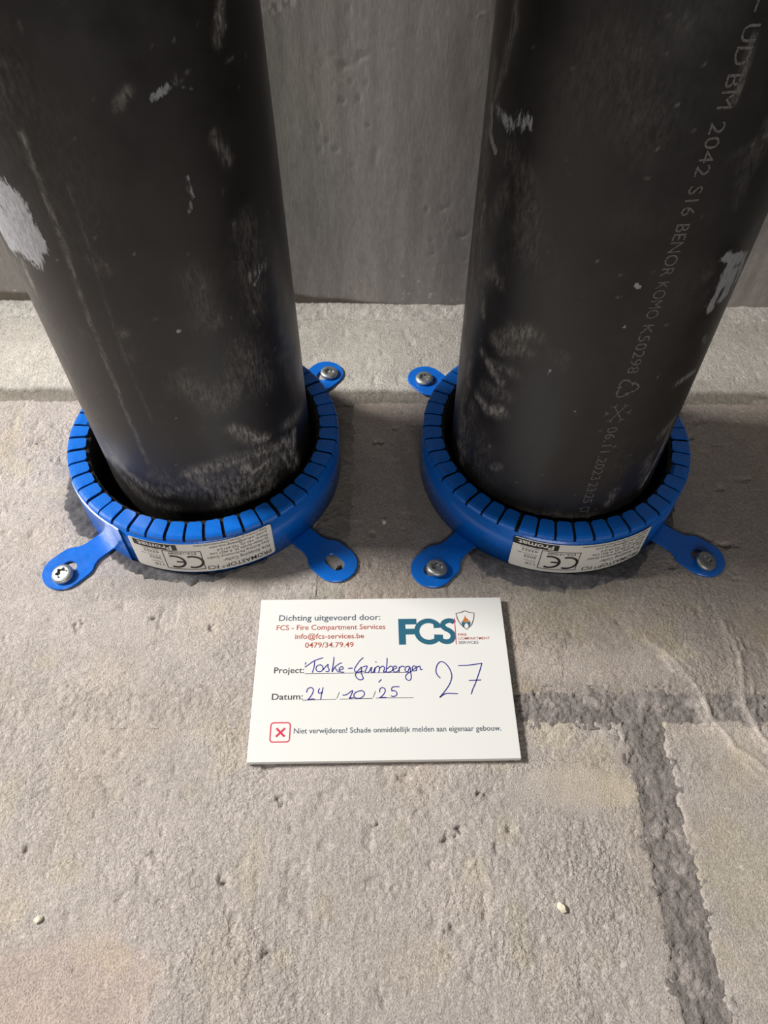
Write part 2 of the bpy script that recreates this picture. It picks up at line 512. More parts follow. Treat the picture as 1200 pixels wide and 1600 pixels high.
# dark seal smeared round the foot of each collar: low irregular fillets
def smear(c, prof, lugs):
    A_ = np.array([p[0] for p in prof], float); R_ = np.array([p[1] for p in prof], float)
    th = np.linspace(A_[0], A_[-1], 190); u = np.linspace(0, 1, 20)
    U, T = np.meshgrid(u, th)
    tr = np.radians(T)
    ro = np.interp(T, A_, R_)
    ro = ro + 1.5 * noise(T * 1.25, T * 0, 4.5, 70) + 1.1 * noise(T * 1.25, T * 0, 1.7, 71)
    ro = np.maximum(ro, RC + 0.6)
    R = (RC + 0.15) + (ro - RC - 0.15) * U
    X = c[0] + R * np.cos(tr); Y = c[1] + R * np.sin(tr)
    ht = np.clip((ro - RC) / 8, 0.1, 1.2)
    H = (0.3 * (1 - U) ** 1.4) * ht + 0.9 * (1 - U ** 2) * np.minimum(1, 0.35 + 2 * U) - 0.75 * U ** 4 + (0.5 * noise(X, Y, 3.2, 72) + 0.38 * noise(X, Y, 1.5, 73)) * np.minimum(1, 5 * U)
    for a in lugs:                                                     # the lugs lie clear of it
        H = np.where(np.abs(T - a) < 6.6, np.minimum(H, -0.5), H)
    H[0, :] = H[-1, :] = -1.4; H[:, -1] = -1.6
    k = (1 + 0.25 * noise(X, Y, 6, 74) + 0.15 * noise(X, Y, 2, 75))[..., None]
    C = np.array([0.082, 0.080, 0.086]) * k * (1 + 1.3 * ss(0.78, 1.05, U + 0.18 * noise(X, Y, 4, 76))[..., None] * np.array([1, 0.88, 0.72]))
    V = np.stack([X, Y, H], -1).reshape(-1, 3)
    o = link('seal_smear', raw_mesh('seal_smear', V, grid_faces(*U.shape), {'albedo': C.reshape(-1, 3)}), floor, M_SEAL)
    o['label'] = 'dark grey sealing mortar smeared round the collar foot'
    return o


smear(CL, [(172, 73), (178, 79), (190, 82), (205, 82.5), (216, 81), (222, 76), (228, 75), (236, 78), (246, 79), (258, 78), (268, 78.5), (280, 76), (292, 73.5), (300, 72.8)], (226.9,))
smear(CR, [(222, 73), (232, 78), (240, 84.5), (250, 83), (262, 84.5), (274, 82.5), (286, 82), (298, 82), (307, 77), (318, 75), (322, 77), (332, 75), (340, 73.5), (352, 72.8)], (226, 319.7))

# ------------------------------------------------------------------ cement strip and rear wall
def strip_height(X, Y):
    h = 0.12 * noise(X, Y, 30, 80) + 0.10 * noise(X, Y, 9, 81) + 0.16 * noise(X, Y, 4.2, 82) + 0.10 * noise(X, Y, 2.1, 83) + 0.05 * noise(X, Y, 1.1, 84)
    h = h - 0.5 * ss(0.55, 0.85, noise(X, Y, 5, 85)) - 0.3
    e = Y - (JB1 + 0.2) + 0.9 * noise(X, Y, 14, 86) + 0.4 * noise(X, Y, 3, 87)
    h = h - 3.2 * (1 - ss(-0.8, 1.3, e)) - 0.3 * (1 - ss(0.5, 5, e))
    for c in (CL, CR):
        d = np.hypot(X - c[0], Y - c[1])
        h = h - 4.0 * (1 - ss(60.0, 61.5, d))
    return h


def strip_albedo(X, Y):
    t = 1 + 0.06 * noise(X, Y, 30, 88) + 0.06 * noise(X, Y, 8, 89) + 0.07 * noise(X, Y, 3, 90)
    C = np.array([0.52, 0.487, 0.44]) * t[..., None]
    k = (1 - ss(1.0, 5.0, Y - JB1 + 1.2 * noise(X, Y, 9, 91)))[..., None]
    return C * (1 - 0.45 * k * np.array([1, 1.02, 1.08]))


xs = axis(-460, 460, -300, 300, 0.85, 12)
v, c, f = patch(xs, np.arange(JB1 - 1, 409, 0.8), strip_height, strip_albedo)
strip = link('trim_1', raw_mesh('trim_1', v, f, {'albedo': c}), None, M_BLOCK)
tag(strip, kind='structure')


def fillet_height(X, Y):
    e = Y - 406.4 + 1.3 * noise(X, Y, 16, 92) + 0.7 * noise(X, Y, 4, 93)
    r = 0.5 * noise(X, Y, 5, 94) + 0.35 * noise(X, Y, 2.4, 95) + 0.18 * noise(X, Y, 1.2, 96)
    return -1.8 + 2.7 * ss(-0.8, 2.2, e) + 1.1 * ss(2, 14, e) + r * ss(-0.5, 2, e)


def fillet_albedo(X, Y):
    t = 1 + 0.07 * noise(X, Y, 20, 97) + 0.10 * noise(X, Y, 4, 98)
    C = np.array([0.56, 0.53, 0.485]) * t[..., None]
    return C


v, c, f = patch(xs, np.arange(403.5, WALL_Y + 2, 0.8), fillet_height, fillet_albedo)
fil = link('trim_2', raw_mesh('trim_2', v, f, {'albedo': c}), None, M_BLOCK)
tag(fil, kind='structure')

xs = axis(-480, 480, -330, 330, 1.4, 20); zs = axis(-6, 1300, -6, 330, 1.4, 60)
X, Z = np.meshgrid(xs, zs)
D = 0.25 * noise(X, Z, 60, 110, 120) + 0.10 * noise(X, Z, 7, 111, 60) + 0.05 * noise(X, Z, 3, 112, 12)
D = D + 0.5 * ss(0.72, 0.9, noise(X, Z, 4.5, 113)) * ss(0.1, 0.6, noise(X, Z, 50, 114))
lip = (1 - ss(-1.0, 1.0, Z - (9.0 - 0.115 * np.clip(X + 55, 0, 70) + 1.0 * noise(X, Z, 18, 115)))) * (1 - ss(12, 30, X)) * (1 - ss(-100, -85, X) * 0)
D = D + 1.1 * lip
t = 1 + 0.06 * noise(X, Z, 45, 116, 90) + 0.10 * noise(X, Z, 6, 117, 70) + 0.045 * noise(X, Z, 2.6, 118, 30) + 0.03 * noise(X, Z, 9, 119)
t = t * (1 - 0.16 * ss(0.35, 0.8, noise(X, Z, 5, 120, 55)) * ss(-0.3, 0.5, noise(X, Z, 60, 121)))
C = np.array([0.34, 0.315, 0.29]) * t[..., None]
gr = (blob(X, Z, -45, 120, 30, 75, 122) * 0.9)[..., None]
C = C * (1 + gr * np.array([0.02, 0.06, 0.0]))
pale = (ss(0.80, 0.93, noise(X, Z, 2.0, 123)) * ss(0.2, 0.7, noise(X, Z, 45, 124)))[..., None]
C = C * (1 + 0.55 * pale)
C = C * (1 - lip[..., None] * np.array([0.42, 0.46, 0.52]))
for cx, cz, r in ((-51, 180, 5), (-44, 183, 4), (52, 178, 2.5)):
    k = blob(X, Z, cx, cz, r, r * 0.7, 125)[..., None]
    C = C * (1 + k * 0.7 * (noise(X, Z, 1.8, 126) > 0)[..., None] - 0.25 * k)
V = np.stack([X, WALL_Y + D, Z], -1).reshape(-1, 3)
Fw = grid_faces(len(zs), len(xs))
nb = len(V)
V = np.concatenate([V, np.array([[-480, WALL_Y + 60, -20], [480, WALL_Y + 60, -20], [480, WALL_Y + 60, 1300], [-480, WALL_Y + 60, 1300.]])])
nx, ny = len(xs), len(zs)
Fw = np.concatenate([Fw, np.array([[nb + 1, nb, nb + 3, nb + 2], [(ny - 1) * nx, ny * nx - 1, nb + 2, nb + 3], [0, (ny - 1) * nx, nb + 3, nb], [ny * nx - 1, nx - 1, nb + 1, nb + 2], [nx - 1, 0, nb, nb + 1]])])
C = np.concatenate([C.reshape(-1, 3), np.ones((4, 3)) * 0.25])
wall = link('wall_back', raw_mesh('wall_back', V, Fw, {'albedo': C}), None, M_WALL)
tag(wall, kind='structure')


# ------------------------------------------------------------------ print and stroke makers
def text_mesh(body, embolden=0.0):
    cu_ = bpy.data.curves.new('lettering', 'FONT')
    cu_.body = body
    cu_.size = 10.0
    cu_.offset = embolden
    cu_.resolution_u = 3
    o = bpy.data.objects.new('lettering', cu_)
    COL.objects.link(o)
    dg = bpy.context.evaluated_depsgraph_get()
    me = bpy.data.meshes.new_from_object(o.evaluated_get(dg))
    bpy.data.objects.remove(o)
    v = np.empty(len(me.vertices) * 3); me.vertices.foreach_get('co', v)
    v = v.reshape(-1, 3)[:, :2]
    f = [tuple(p.vertices) for p in me.polygons]
    bpy.data.meshes.remove(me)
    return v, f


_cap = [None]
def fit_text(body, x0, x1, y, cap, embolden=0.0):
    """text from x0 to x1 with its baseline at y and capitals of height cap (2-D, mm)."""
    if _cap[0] is None:
        q, _ = text_mesh('H'); _cap[0] = q[:, 1].max()
    v, f = text_mesh(body, embolden)
    lo, hi = v[:, 0].min(), v[:, 0].max()
    v = v.copy()
    v[:, 0] = x0 + (v[:, 0] - lo) / (hi - lo) * (x1 - x0)
    v[:, 1] = y + v[:, 1] * cap / _cap[0]
    return v, f


def catmull(pts, n=6, closed=False):
    P = [np.array(p, float) for p in pts]
    if len(P) < 3 and not closed: return np.array(P)
    out = []
    N = len(P)
    for i in range(N if closed else N - 1):
        p0 = P[(i - 1) % N] if closed or i > 0 else 2 * P[0] - P[1]
        p1, p2 = P[i], P[(i + 1) % N]
        p3 = P[(i + 2) % N] if closed or i + 2 < N else 2 * P[-1] - P[-2]
        for k in range(n):
            t = k / n
            out.append(0.5 * (2 * p1 + (p2 - p0) * t + (2 * p0 - 5 * p1 + 4 * p2 - p3) * t * t + (3 * p1 - p0 - 3 * p2 + p3) * t ** 3))
    if not closed: out.append(P[-1])
    return np.array(out)


def ribbon(pts, w, closed=False, smooth=True, round_end=True):
    q = catmull(pts, 6, closed) if smooth else np.array(pts, float)
    n = len(q)
    d = (np.roll(q, -1, 0) - np.roll(q, 1, 0)) if closed else np.gradient(q, axis=0)
    d = d / (np.linalg.norm(d, axis=1)[:, None] + 1e-9)
    nr = np.stack([-d[:, 1], d[:, 0]], 1) * w / 2
    V = np.concatenate([q + nr, q - nr])
    F = []
    for i in range(n if closed else n - 1):
        j = (i + 1) % n
        F.append((i, n + i, n + j, j))
    V = V.tolist()
    if round_end and not closed:
        for i, sgn in ((0, -1), (n - 1, 1)):
            k = len(V)
            V.append((q[i] + sgn * d[i] * w * 0.5).tolist())
            F.append((i, k, n + i) if sgn < 0 else (n + i, k, i))
    return np.array(V), F


def join(parts):
    V, F, o = [], [], 0
    for v, f in parts:
        V.append(v); F += [tuple(i + o for i in q) for q in f]; o += len(v)
    return np.concatenate(V), F


def poly(pts):
    return np.array(pts, float), [tuple(range(len(pts)))]


# ------------------------------------------------------------------ pipes
def pipe_point(P, s, z, r):
    """s: mm round the pipe from its camera side, z: height."""
    t = s / RP - math.pi / 2
    return np.stack([P[0] + P[2] * z + r * np.cos(t), P[1] + P[3] * z + r * np.sin(t), z + 0 * s], -1)


def make_pipe(P, dust_marks, paint_marks, label, seed):
    HALF = math.pi * RP
    s = np.concatenate([np.linspace(-105, 105, 214), np.linspace(105, 2 * HALF - 105, 34)[1:-1]])
    z = np.concatenate([np.arange(0, 275, 1.0), np.linspace(275, 1250, 12)])
    Sg, Zg = np.meshgrid(s, z)
    r = RP + 0.05 * noise(Sg, Zg, 25, seed)
    V = pipe_point(P, Sg, Zg, r).reshape(-1, 3)
    F = grid_faces(len(z), len(s), 0, True)
    dust = np.zeros(Sg.shape); paint = np.zeros(Sg.shape)
    wx = 1.8 * noise(Sg, Zg, 7, seed + 1) + 0.8 * noise(Sg, Zg, 3, seed + 2)
    wz = 1.8 * noise(Sg, Zg, 7, seed + 3) + 0.8 * noise(Sg, Zg, 3, seed + 4)
    for arr, marks, gw, gk in ((dust, dust_marks, 1.0, 1.3), (paint, paint_marks, 1.45, 1.0)):
        for pts, w, k in marks:
            w, k = w * gw, k * gk
            pts = list(pts) if len(pts) > 1 else [pts[0], (pts[0][0] + 0.01, pts[0][1])]
            q = min(1.0, w / 4)
            d = seg_dist(Sg + wx * q, Zg + wz * q, pts) / w
            arr[:] = np.maximum(arr, k * np.exp(-d ** 2.2))
    dust += 0.035 * ss(0.1, 0.8, noise(Sg, Zg, 30, seed + 5)) + 0.9 * ss(0.90, 0.98, noise(Sg, Zg, 2.2, seed + 6)) * 0.5
    dust += 0.10 * ss(0.45, 0.9, noise(Sg, Zg, 9, seed + 7)) * ss(0, 0.6, noise(Sg, Zg, 40, seed + 8))
    # inside wall and cut top
    n0 = len(V); nn = 64
    a = np.linspace(0, 2 * HALF, nn, endpoint=False)
    ring = [pipe_point(P, a, np.full(nn, zz), rr) for zz, rr in ((0, RP), (0, RP - 3.2), (1250, RP - 3.2), (1250, RP))]
    V2 = np.concatenate(ring)
    F2 = grid_faces(4, nn, n0, True)
    at = lambda x: np.concatenate([x.reshape(-1), np.zeros(len(V2))])
    foot = np.array([P[0], P[1], 0.0])
    me = raw_mesh('drain_pipe', np.concatenate([V, V2]) - foot, np.concatenate([F, F2]), {'dust': at(dust), 'paint': at(paint)})
    o = link('drain_pipe', me, None, M_PIPE)
    o.location = Vector(foot) * S
    return tag(o, label, 'pipe', 'black drain pipes rising through the floor')


dustL = [([(36, 36), (33, 24)], 2.2, .7), ([(52, 44), (56, 30)], 2, .8), ([(64, 50), (61, 33)], 2.2, .8), ([(30, 52), (33, 44), (44, 47)], 1.6, .8), ([(68, 130), (66, 112)], 2, .2), ([(24, 43), (22, 30)], 1.8, .6), ([(15, 111), (25, 97), (33, 104)], 7, .22), ([(40, 118), (48, 95)], 7, .18), ([(28, 161), (30, 140)], 6, .12), ([(49, 160), (52, 135)], 6, .12),
         ([(28, 79), (34.5, 71.5), (44, 62)], 2.4, .75), ([(30, 74), (40, 63)], 3.5, .35),
         ([(3, 55), (15, 58), (28, 59), (45, 54), (60, 43)], 3.5, .5), ([(8, 50), (16, 40), (20, 26)], 6, .42), ([(28, 55), (30, 30)], 5, .45),
         ([(42, 52), (40, 24)], 5, .40), ([(55, 50), (60, 40), (62, 20)], 4, .65), ([(58, 60), (75, 54)], 4, .4), ([(20, 44), (50, 40)], 9, .32),
         ([(-38, 60), (-30, 45), (-14, 38), (2, 45)], 3.2, .30), ([(-42, 45), (-28, 30), (-10, 24)], 5, .16), ([(-10, 50), (5, 40)], 7, .18),
         ([(-12.2, 215), (-13.1, 176), (-14.7, 145), (-15.1, 96), (-14.1, 60)], 0.8, .34), ([(-3, 200), (-6, 130), (-4, 90)], 0.6, .12),
         ([(-38, 215), (-45, 150), (-50, 100), (-50, 60)], 9, .14), ([(-39, 162), (-41, 147)], 1.3, .55), ([(-50, 105), (-47, 90)], 1.5, .5), ([(-48, 60), (-50, 44)], 1.5, .45),
         ([(46, 206), (50, 196)], 2, .3), ([(52, 150), (60, 150)], 2.4, .55), ([(52, 172), (56, 160), (54, 140)], 5, .16), ([(70, 150), (66, 90), (72, 60)], 3, .15),
         ([(-55, 230), (-40, 240), (-20, 235)], 14, .10), ([(-5, 172), (0, 168)], 3, .12), ([(18, 223), (22, 226)], 1.6, .3), ([(60, 244), (55, 232)], 2, .45),
         ([(62, 100), (70, 95)], 3, .18), ([(-2.5, 139.2)], 1.8, .3)]
paintL = [([(57, 48), (60, 36)], 1.4, .52), ([(63, 46), (61, 34), (63, 24)], 1.3, .55), ([(44, 52), (52, 50)], 1.0, .5), ([(32, 77), (41, 65)], 1.3, .5), ([(30, 45), (31, 34)], .8, .5), ([(-33, 190), (-31, 180), (-33, 172)], 4.5, .95), ([(-42, 176), (-35, 168)], 4, .9), ([(-30, 193), (-27, 186), (-26, 178), (-31, 170)], 4.6, 1.0), ([(-40, 180), (-36, 172)], 5, .95), ([(-48, 176), (-44, 168)], 4, .9),
          ([(28.2, 222.5), (33.7, 224)], 1.3, .62), ([(36, 225), (41.5, 222.5)], 1.3, .5), ([(33.7, 197), (34.3, 191), (31.5, 186)], 1.5, .52),
          ([(53, 145), (59, 150)], 1.2, .55), ([(17.8, 138.6)], 0.9, 1.0), ([(-3, 139)], .5, .6), ([(60, 243), (57, 235)], 1.2, .45)]
dustR = [([(-83, 150), (-80, 135), (-82, 118)], 3, .75), ([(-74, 172), (-76, 150)], 1.6, .6), ([(-66, 134), (-64, 126)], 2, .5), ([(-72, 96), (-70, 82)], 1.8, .7), ([(-60, 108), (-46, 101)], 2.2, .5), ([(-70, 60), (-66, 30)], 3, .4), ([(-82, 215), (-78, 180), (-82, 150), (-84, 120)], 4, .5), ([(-66, 245), (-68, 228), (-76, 205)], 2.2, .40), ([(-79, 178), (-74, 160), (-70, 140)], 3.5, .32),
         ([(-67, 142), (-60, 150), (-56, 147)], 3.5, .30), ([(-59, 182), (-66, 170)], 4, .16), ([(-62, 195), (-50, 190), (-45, 170)], 7, .12),
         ([(-53, 120), (-44, 130), (-35, 134)], 3.4, .40), ([(-50, 118), (-38, 126)], 4, .28), ([(-52, 105), (-42, 110)], 4, .22),
         ([(-60, 84), (-52, 81), (-42, 86)], 2.6, .62), ([(-56, 92), (-44, 96)], 3.5, .25), ([(-70, 100), (-74, 60), (-70, 38)], 3.5, .42), ([(-62, 75), (-64, 40)], 4, .20),
         ([(-75, 130), (-80, 100)], 4, .35), ([(-55, 60), (-50, 40)], 8, .10), ([(-43, 48), (-40, 52)], 2, .3),
         ([(41.5, 36), (46.6, 50), (49.4, 63)], 1.5, .75), ([(38, 75), (46, 79), (48, 60)], 2.5, .40), ([(33, 110), (46, 109)], 1.6, .6), ([(40, 130), (43, 126)], 1.2, .5),
         ([(19, 36), (20, 46)], 2.4, .28), ([(-28, 24), (-9, 30), (10, 28)], 3.5, .14), ([(27, 215), (36, 216)], 2.5, .20), ([(8, 243), (9, 226)], 0.9, .35),
         ([(-30, 235), (-15, 220)], 12, .06), ([(36, 60), (41, 38)], 3, .25)]
paintR = [([(-77, 203), (-76, 195), (-70, 193)], 1.6, .75), ([(-70, 206), (-60, 205), (-54, 208)], 3.2, .58), ([(31, 171), (42, 165)], 2.0, .9), ([(36, 165), (35, 157)], 3.6, .95),
          ([(46, 165), (49, 153)], 1.6, .9), ([(41, 160), (42, 150)], 2.6, .85), ([(34, 153), (35, 147)], 2.2, .9), ([(-3, 164.8), (-2, 164)], .9, .8), ([(-2.5, 146.5)], .7, .9),
          ([(-11.5, 101.2)], .7, .8), ([(-11.9, 86.7)], .6, .7), ([(-25.5, 120.5), (-26.5, 117)], .6, .6), ([(42, 38), (48, 58)], .7, .6), ([(45, 110)], 1.0, .6)]

pipe_l = make_pipe(PL, dustL, paintL, 'left black plastic drain pipe, scuffed with mortar dust at its foot, no printing', 200)
pipe_r = make_pipe(PR, dustR, paintR, 'right black plastic drain pipe with a line of dotted grey printing down it', 220)

# the printed line running down the right pipe: x along -z, letter tops towards +s
S0 = 6.4 * 1.0
CAPP = 4.5
pipe_print = [('T-', 259.0, 248.8), ('UD', 246.0, 235.8), ('BM', 233.6, 224.2), ('2042', 220.6, 204.0), ('S16', 201.0, 190.8), ('BENOR', 187.9, 168.0), ('KOMO', 165.8, 150.0),
              ('K50298', 147.2, 123.4), ('06.11.2023', 93.0, 57.8), ('23:25', 55.8, 40.5), ('CT', 37.5, 32.5)]
foot = np.array([PR[0], PR[1], 0.0])
def on_pipe(v):
    s = S0 - CAPP / 2 + v[:, 1]
    return pipe_point(PR, s, v[:, 0] * -1.0, RP + 0.13) - foot


for body, za, zb in pipe_print:
    v, f = fit_text(body, -za, -zb, 0.0, CAPP, 0.0)
    mesh_obj('printed_lettering', on_pipe(v), f, M_PRINT, pipe_r)
# recycling arrows and snowflake
rec = []
for k in range(3):
    a0 = math.radians(90 + 120 * k)
    arc = [(4.2 * math.cos(a0 + math.radians(t)) * (1 + .25 * math.cos(3 * math.radians(t))), 4.2 * math.sin(a0 + math.radians(t)) * (1 + .25 * math.cos(3 * math.radians(t)))) for t in (-44, -22, 0, 22, 40)]
    rec.append(ribbon(arc, 0.9))
    e = np.array(arc[-1]); d = e - np.array(arc[-2]); d /= np.linalg.norm(d); n = np.array([-d[1], d[0]])
    rec.append((np.array([e + n * 1.4, e - n * 1.4, e + d * 2.0]), [(0, 1, 2)]))
v, f = join(rec)
mesh_obj('recycling_mark', on_pipe(v * 0.95 + np.array([-115.4, CAPP / 2])), f, M_PRINT, pipe_r)
sn = []
for k in range(3):
    a0 = math.radians(90 + 60 * k)
    d = np.array([math.cos(a0), math.sin(a0)]); n = np.array([-d[1], d[0]])
    sn.append(ribbon([-d * 5.4, d * 5.4], 0.55, smooth=False))
    for s_ in (-1, 1):
        sn.append(ribbon([d * s_ * 5.6 + n * 1.3, d * s_ * 4.2, d * s_ * 5.6 - n * 1.3], 0.45, smooth=False))
v, f = join(sn)
mesh_obj('snowflake_mark', on_pipe(v + np.array([-101.2, CAPP / 2])), f, M_PRINT, pipe_r)

# ------------------------------------------------------------------ fire collars
def lathe(prof, n, a0=0, a1=360):
    full = abs(a1 - a0 - 360) < 1e-6
    a = np.radians(np.linspace(a0, a1, n, endpoint=not full))
    V = np.array([[r * math.cos(t), r * math.sin(t), z] for r, z in prof for t in a])
    return V, [tuple(q) for q in grid_faces(len(prof), n, 0, full)]


def tongue_mesh(hook=0.0):
    """one bent-over tongue of the rim, centred on angle 0."""
    TH = 0.9; GAP = 1.5
    mid = [(RC, 27.6), (RC, 28.9), (RC - .45, 30.15), (RC - 1.6, 30.85), (RC - 3.2, 31.0), (RI + 1.1, 31.0), (RI, 31.0)]
    if hook:
        mid = mid[:-2] + [(RI + 2.4, 30.6), (RI - .4, 28.6), (RI - 2.2, 25.4)]
    out = []
    for i, (r, z) in enumerate(mid):
        half = (2 * math.pi / NT) * r / 2 - GAP / 2
        if i == len(mid) - 1: half -= 1.0
        a = half / r
        row = []
        for t in np.linspace(-a, a, 4): row.append((r * math.cos(t), r * math.sin(t), z))
        out.append(row)
    m = len(out)
    nrm = []
    for i in range(m):
        r0, z0 = mid[max(0, i - 1)]; r1, z1 = mid[min(m - 1, i + 1)]
        d = np.array([r1 - r0, z1 - z0]); d /= np.linalg.norm(d)
        nrm.append((d[1], -d[0]))
    V = []
    for lay in (0, -TH):
        for i in range(m):
            for (x, y, z) in out[i]:
                r = math.hypot(x, y)
                V.append((x * (1 + nrm[i][0] * lay / r), y * (1 + nrm[i][0] * lay / r), z + nrm[i][1] * lay))
    F = []
    N = m * 4
    for i in range(m - 1):
        for j in range(3):
            a, b, c, d = i * 4 + j, i * 4 + j + 1, (i + 1) * 4 + j + 1, (i + 1) * 4 + j
            F += [(a, b, c, d), (N + d, N + c, N + b, N + a)]
        for j, fl in ((0, 0), (3, 1)):
            a, b = i * 4 + j, (i + 1) * 4 + j
            q = (a, b, N + b, N + a)
            F.append(q if not fl else q[::-1])
    for j in range(3):
        F.append((j + 1, j, N + j, N + j + 1))
        k = (m - 1) * 4
        F.append((k + j, k + j + 1, N + k + j + 1, N + k + j))
    return V, F


def outline_lug():
    right = [(70.6, 6.7), (79.5, 6.7), (82.5, 7.0), (85.0, 8.2), (87.2, 9.9), (89.5, 10.8), (92.5, 11.0)]
    cx, R = 97.8, 11.1
    arc = [(cx + R * math.cos(math.radians(t)), R * math.sin(math.radians(t))) for t in range(90, -91, -12)]
    return right + arc + [(x, -y) for x, y in right[::-1]]


def slot_loop(n=10):
    c0, c1, r = 94.6, 98.9, 3.55
    a = [(c1 + r * math.cos(math.radians(t)), r * math.sin(math.radians(t))) for t in np.linspace(90, -90, n)]
    return a + [(c0 + r * math.cos(math.radians(t)), r * math.sin(math.radians(t))) for t in np.linspace(-90, -270, n)]


def inset(loop, d):
    q = np.array(loop); n = len(q)
    t = np.roll(q, -1, 0) - np.roll(q, 1, 0)
    t /= np.linalg.norm(t, axis=1)[:, None]
    return q - np.stack([-t[:, 1], t[:, 0]], 1) * d      # clockwise loop: left normal points outwards


def lug_mesh():
    bm = bmesh.new()
    T = 1.15
    edges = []
    for loop, sg in ((outline_lug(), 1), (slot_loop(), -1)):
        a = inset(loop, 0.28 * sg)
        rings = [[bm.verts.new((x * S, y * S, z * S)) for x, y in lp] for lp, z in ((a, T), (loop, T - 0.3), (loop, 0.05))]
        n = len(loop)
        for r0, r1 in ((rings[0], rings[1]), (rings[1], rings[2])):
            for i in range(n):
                j = (i + 1) % n
                q = (r0[i], r0[j], r1[j], r1[i])
                bm.faces.new(q if sg > 0 else q[::-1])
        edges += [bm.edges.get((rings[0][i], rings[0][(i + 1) % n])) for i in range(n)]
    bmesh.ops.triangle_fill(bm, edges=edges, use_beauty=True, use_dissolve=False)
    bmesh.ops.recalc_face_normals(bm, faces=bm.faces)
    me = bpy.data.meshes.new('fixing_lug')
    bm.to_mesh(me); bm.free()
    me.materials.append(M_BLUE)
    return me


ME_LUG = lug_mesh()
v, f = tongue_mesh()
ME_TONGUE = bpy.data.meshes.new('tongue')
ME_TONGUE.from_pydata((np.array(v) * S).tolist(), [], f); ME_TONGUE.update(); ME_TONGUE.materials.append(M_BLUE)
v, f = tongue_mesh(1.0)
ME_HOOK = bpy.data.meshes.new('tongue')
ME_HOOK.from_pydata((np.array(v) * S).tolist(), [], f); ME_HOOK.update(); ME_HOOK.materials.append(M_BLUE)


def wrap_sticker(v, th0, zt, tilt, r):
    """sticker-plane mm (x from the photo's right end, y up when the label reads upright) -> collar coordinates."""
    x, y = v[:, 0], v[:, 1]
    t = np.radians(th0) - x / 72.4
    z = zt - y + tilt * (x - 36)
    return np.stack([r * np.cos(t), r * np.sin(t), z], -1)


def strip_rect(x0, x1, y0, y1, n):
    xs = np.linspace(x0, x1, n + 1)
    V = np.array([(x, y) for y in (y0, y1) for x in xs])
    return V, [(i, i + 1, n + 2 + i, n + 1 + i) for i in range(n)]


def frame_rect(x0, x1, y0, y1, w):
    return join([strip_rect(x0, x1, y0, y0 + w, 10), strip_rect(x0, x1, y1 - w, y1, 10), strip_rect(x0, x0 + w, y0, y1, 1), strip_rect(x1 - w, x1, y0, y1, 1)])


def arc_pts(cx, cy, r, a0, a1, n=18):
    return [(cx + r * math.cos(math.radians(t)), cy + r * math.sin(math.radians(t))) for t in np.linspace(a0, a1, n)]


